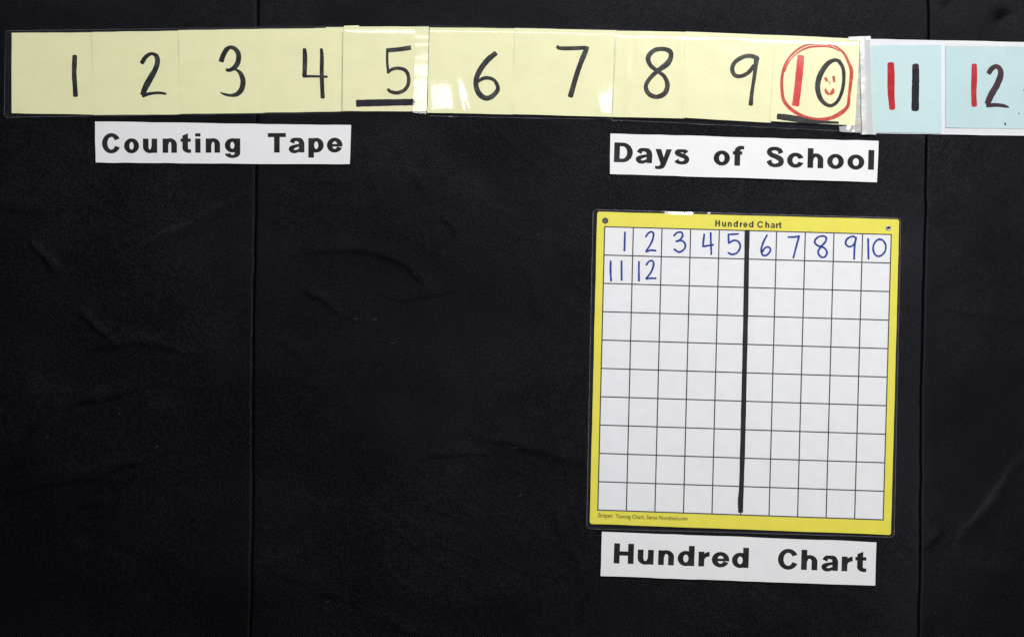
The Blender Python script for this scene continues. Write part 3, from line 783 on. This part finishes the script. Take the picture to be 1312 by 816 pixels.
def dS2(u, v):
    t = (u - 782) / 343; q = (v - 172) / 56
    return 1.0 + 0.9 * q * bell(t, .55, .35) + 0.3 * (sn(u, v, 60, 92) - 0.5) + 0.9 * max(0, t - .8) ** 2 / .04 * 0.5
s2 = sheet('paper_sign', [(781.8, 171.6), (1125.6, 181.0), (1123.0, 234.0), (781.2, 223.4)], dS2, M['white_paper'], th=0.2, step=7, seed=92, wobble=0.4)
tag(s2, 'white paper sign printed Days of School, hung above the hundred chart', 'sign')
k = 370 / 1312
lettering('letter', conv([('D', 58, 143), ('a', 155, 231), ('y', 245, 320), ('s', 330, 400), ('o', 510, 584), ('f', 596, 648), ('S', 748, 829), ('c', 843, 918), ('h', 936, 1008), ('o', 1025, 1101), ('o', 1117, 1194), ('l', 1211, 1238)], 770, k),
          ((770 + 58 * k, 160 + 170.5 * k), (770 + 1211 * k, 160 + 205 * k)), 25.3, dS2, M['print'], s2)

def dS3(u, v):
    t = (u - 770) / 352; q = (v - 681) / 60
    return 0.8 + 0.7 * q * bell(t, .5, .4) + 0.3 * (sn(u, v, 60, 93) - 0.5)
s3 = sheet('paper_sign', [(771.2, 680.4), (1122.8, 694.0), (1121.2, 749.6), (769.6, 737.4)], dS3, M['white_paper'], th=0.2, step=7, seed=93, wobble=0.4)
tag(s3, 'white paper sign printed Hundred Chart, hung under the yellow chart', 'sign')
k = 380 / 1312
lettering('letter', conv([('H', 90, 178), ('u', 195, 266), ('n', 286, 356), ('d', 372, 446), ('r', 464, 514), ('e', 523, 600), ('d', 612, 686), ('C', 815, 901), ('h', 918, 990), ('a', 1006, 1081), ('r', 1097, 1147), ('t', 1157, 1207)], 760, k),
          ((760 + 90 * k, 670 + 176 * k), (760 + 1157 * k, 670 + 212.5 * k)), 25.7, dS3, M['print'], s3)

# ------------------------------------------------------------------ hundred chart
chart = empty('hundred_chart')
tag(chart, 'yellow bordered laminated number grid with blue handwritten numbers 1 to 12', 'chart')
def dK(u, v): return 2.0 + 0.35 * (sn(u, v, 150, 101) - 0.5)
SH = [(765.0, 271.6), (1151.6, 281.4), (1140.8, 684.4), (755.4, 670.2)]
sheet('chart_sheet', SH, dK, M['chart_yellow'], th=0.3, step=14, seed=101, wobble=0.25, radius=3.0, parent=chart)
GT = [(774.6, 290.8), (1141.2, 300.8), (1130.8, 665.2), (765.8, 652.6)]
def gp(a, b):
    return tuple((1 - a) * (1 - b) * GT[0][i] + a * (1 - b) * GT[1][i] + a * b * GT[2][i] + (1 - a) * b * GT[3][i] for i in (0, 1))
e = 0.0021
gpan = sheet('grid_panel', [gp(-e, -e), gp(1 + e, -e), gp(1 + e, 1 + e), gp(-e, 1 + e)], lambda u, v: dK(u, v) + 0.06, M['grid_ink'], th=0.05, step=14, wobble=0.0, parent=chart)
g = 0.0021
for r in range(10):
    for c in range(10):
        q = [gp(c / 10 + g, r / 10 + g), gp((c + 1) / 10 - g, r / 10 + g), gp((c + 1) / 10 - g, (r + 1) / 10 - g), gp(c / 10 + g, (r + 1) / 10 - g)]
        vv = [P(u, v, dK(u, v) + 0.12) for u, v in q] + [P(u, v, dK(u, v) + 0.08) for u, v in q]
        link_mesh('grid_cell', vv, [(3, 2, 1, 0), (0, 1, 5, 4), (1, 2, 6, 5), (2, 3, 7, 6), (3, 0, 4, 7)], M['cell'], gpan)
def dC(u, v): return dK(u, v) + 0.13
bw = 15.0
def cd(strokes): return strokes_mesh('digit', strokes, dC, M['blue_ink'], chart, cap=0.8, seed=int(strokes[0][0][0]), jitter=0.12)
def g_(*p): return G_(list(p), bw)
def h_(*p): return H_(list(p), bw)
cd([g_((331, 226), (329, 300), (327, 366))])
cd([g_((490, 260), (510, 232), (536, 222), (549, 246), (534, 302), (492, 372)), g_((494, 374), (528, 363), (566, 366))])
cd([g_((705, 252), (730, 228), (764, 228), (770, 256), (748, 284), (722, 295)), g_((722, 295), (766, 290), (791, 318), (784, 352), (746, 377), (708, 356))])
cd([g_((936, 242), (930, 290), (926, 333)), g_((926, 334), (1004, 321)), g_((985, 230), (987, 310), (990, 394))])
cd([g_((1196, 238), (1121, 243)), g_((1120, 246), (1123, 308)), g_((1123, 309), (1162, 288), (1199, 300), (1210, 340), (1186, 382), (1148, 394), (1119, 382))])
cd([h_((252, 248), (222, 306), (208, 362), (220, 400), (252, 398), (279, 362), (262, 338), (234, 348), (216, 376))])
cd([h_((414, 263), (458, 262), (499, 255)), h_((496, 258), (476, 330), (453, 420))])
cd([h_((703, 266), (680, 255), (642, 262), (615, 295), (636, 326), (690, 346), (709, 382), (690, 415), (660, 411), (641, 376), (662, 338), (697, 298), (703, 266))])
cd([h_((930, 268), (902, 257), (862, 278), (852, 314), (880, 336), (914, 318), (932, 275)), h_((931, 264), (920, 335), (916, 430))])
cd([h_((1023, 276), (1026, 430))])
cd([h_((1104, 280), (1072, 308), (1061, 352), (1078, 398), (1114, 407), (1148, 378), (1158, 332), (1140, 292), (1104, 280))])
cd([g_((222, 446), (221, 520), (225, 595))]); cd([g_((305, 446), (305, 520), (306, 590))])
cd([g_((438, 452), (437, 520), (438, 595))])
cd([g_((494, 474), (514, 448), (538, 443), (550, 466), (534, 522), (493, 580)), g_((495, 581), (530, 576), (566, 577))])
strokes_mesh('marker_stroke', [[(956.9, 295.2, 6.6), (956.2, 330, 6.2), (955.0, 400, 6.4), (953.2, 480, 6.2), (951.6, 550, 6.5), (949.6, 620, 6.2), (948.4, 640, 7.0), (948.4, 655.6, 6.4)]], dC, M['divider_ink'], chart, cap=0.15, seed=8, lift=0.09)['label'] = 'thick black marker line splitting the grid after the fifth column'
lettering('title_lettering', [('H', 916, 922.1), ('u', 924.6, 929.9), ('n', 932, 937.2), ('d', 939.3, 945), ('r', 947.4, 950.7), ('e', 951.8, 957.2), ('d', 959, 964.9), ('C', 969.6, 977.2), ('h', 979.9, 985.2), ('a', 986.8, 992.2), ('r', 993.6, 996.8), ('t', 997.2, 1000.9)],
          ((916, 290.3), (1000, 292.7)), 8.1, lambda u, v: dK(u, v) + 0.06, M['title_print'], chart, s=.24, h=.17)

def builtin_text(name, body, u, v, width, cap, slope, dfun, mat, parent):
    cu = bpy.data.curves.new(name, 'FONT'); cu.body = body; cu.size = 1.0; cu.resolution_u = 3; cu.offset = 0.014
    tmp = bpy.data.objects.new(name, cu); COL.objects.link(tmp)
    dg = bpy.context.evaluated_depsgraph_get()
    me0 = bpy.data.meshes.new_from_object(tmp.evaluated_get(dg))
    co = [tuple(x.co) for x in me0.vertices]; fa = [tuple(p.vertices) for p in me0.polygons]
    bpy.data.objects.remove(tmp); bpy.data.meshes.remove(me0)
    mx = max(c[0] for c in co); mn = min(c[0] for c in co)
    kx = width / (mx - mn); ky = cap / 0.68
    vv = []
    for x, y, _ in co:
        uu = u + (x - mn) * kx; v2 = v + (x - mn) * kx * slope - y * ky
        vv.append(P(uu, v2, dfun(uu, v2) + 0.12))
    return link_mesh(name, vv, fa, mat, parent)
builtin_text('fine_print', 'Strapen', 766.0, 661.8, 18.5, 5.2, 0.034, dK, M['fine_print'], chart)
builtin_text('fine_print', 'Tannog Chart, Seras Nondned.com', 788.5, 662.8, 92, 4.9, 0.034, dK, M['fine_print'], chart)

def ring_part(name, cu, cv, r, r2, d0, d1, mat, parent, seg=28):
    """domed ring (eyelet) of outer radius r and hole r2"""
    prof = [(r, d0), (r, d0 + 0.35 * (d1 - d0)), (lerp(r, r2, .3), d1), (lerp(r, r2, .7), d1), (r2, d0 + 0.3 * (d1 - d0))]
    verts, faces = [], []
    for rr, dd in prof:
        for k in range(seg):
            a = 2 * math.pi * k / seg
            verts.append(P(cu + rr * math.cos(a), cv - rr * math.sin(a), dK(cu, cv) + dd))
    for j in range(len(prof) - 1):
        for k in range(seg):
            faces.append((j * seg + k, j * seg + (k + 1) % seg, (j + 1) * seg + (k + 1) % seg, (j + 1) * seg + k))
    return link_mesh(name, verts, faces, mat, parent, smooth=True)
def disc(name, cu, cv, r, d, mat, parent, seg=24):
    vv = [P(cu + r * math.cos(2 * math.pi * k / seg), cv - r * math.sin(2 * math.pi * k / seg), dK(cu, cv) + d) for k in range(seg)]
    return link_mesh(name, vv, [tuple(range(seg))], mat, parent)
e1 = ring_part('eyelet', 775.3, 283.0, 3.9, 2.0, 0.05, 0.6, M['metal_dark'], chart); e1['label'] = 'dark tarnished eyelet'
disc('eyelet_hole', 775.3, 283.0, 2.2, 0.2, M['metal_dark'], e1)
e2 = ring_part('eyelet', 1137.4, 292.4, 3.6, 1.7, 0.05, 0.6, M['metal'], chart); e2['label'] = 'bright silver eyelet'
disc('eyelet_hole', 1137.4, 292.4, 1.9, 0.2, M['hole'], e2)

FC = [(759.8, 268.8), (1154.0, 279.6), (1145.4, 687.6), (751.4, 676.8)]
def fK(u, v):
    def side(p, q):
        L = math.hypot(q[0] - p[0], q[1] - p[1])
        return ((q[0] - p[0]) * (v - p[1]) - (q[1] - p[1]) * (u - p[0])) / L
    dist = [side(FC[i], FC[(i + 1) % 4]) for i in range(4)]
    kk = 0.0
    for dd, w in zip(dist, (5.0, 5.5, 8.0, 5.5)):
        kk = max(kk, (1 - max(0.0, dd) / w) * (0.10 if w == 5.0 else 1.0))
    kk = min(1.0, kk)
    bump = 0.0
    # the film stands off a little behind the top edge
    bump += 0.46 * flat_top(u, 869, 22) * min(1.0, max(0.0, dist[0]) / 4.5) * math.exp(-max(0.0, dist[0] - 4.5) / 8) + 0.5 * bell(u, 908, 2.0) * bell(dist[0], 2.5, 2)
    return lerp(2.75, 0.75, kk * kk * (3 - 2 * kk)) + bump + 0.10 * (sn(u, v, 60, 111) - 0.5)
film = sheet('laminate_film', FC, fK, M['film_chart'], th=0.1, step=4.0, radius=5.0, seed=111, wobble=0.12, parent=chart,
             extra_u=())
M['film_edge_glint'] = film_mat('laminate_edge_glint', haze=0.11, rough=0.25, haze_col=(0.75, 0.78, 0.85), bump=0.1)  # pale line painted along the rims, where cut edges catch light
for fo, fd, wd in ((f1, fA, 0.55), (f4, fD, 0.6), (f3, fC, 0.5), (film, fK, 0.75)):
    rr = RIM[fo.name]
    rr = [r_ for i, r_ in enumerate(rr) if i % 2 == 0]
    rr.append(rr[0])
    strokes_mesh('film_edge_glint', [[(a, b, wd) for a, b in rr]], fd, M['film_edge_glint'], fo, lift=0.06, jitter=0.5)
# ------------------------------------------------------------------ lint on the cloth
spots = [(1198, 784), (1222, 321), (182, 426), (222, 289), (153, 530), (200, 572), (381, 706), (666, 634), (705, 586), (637, 562), (660, 573), (628, 519), (446, 545), (612, 236), (640, 454), (1207, 565), (1290, 760), (1168, 681), (80, 297), (456, 408), (480, 409), (503, 439), (690, 300), (560, 210), (855, 246), (1240, 250), (60, 560), (300, 640), (420, 770)]
lv, lf = [], []
for (u, v) in spots:
    a = random.uniform(-0.7, 0.7); L = random.choice((0.7, 0.9, 1.2, 2.6)); w = 0.24
    hh = float(cloth_height(np.array([float(u)]), np.array([float(v)]))[0]) + 0.1
    cx_, sy_ = math.cos(a), math.sin(a); b0 = len(lv)
    segs = 5
    for i in range(segs + 1):
        t = (i / segs - 0.5) * 2
        bend = 0.35 * (1 - t * t) * L * 0.5
        for s_, dd in ((w, 0.05), (-w, 0.05), (0, 0.35)):
            x, y = t * L, s_ + bend
            lv.append(P(u + x * cx_ - y * sy_, v + x * sy_ + y * cx_, hh + dd))
    for i in range(segs):
        p = b0 + 3 * i
        lf += [(p, p + 3, p + 5, p + 2), (p + 2, p + 5, p + 4, p + 1), (p + 1, p + 4, p + 3, p)]
lint = link_mesh('lint', lv, lf, M['lint'])
tag(lint, 'tiny pale lint specks scattered on the black cloth', 'lint', kind='stuff')
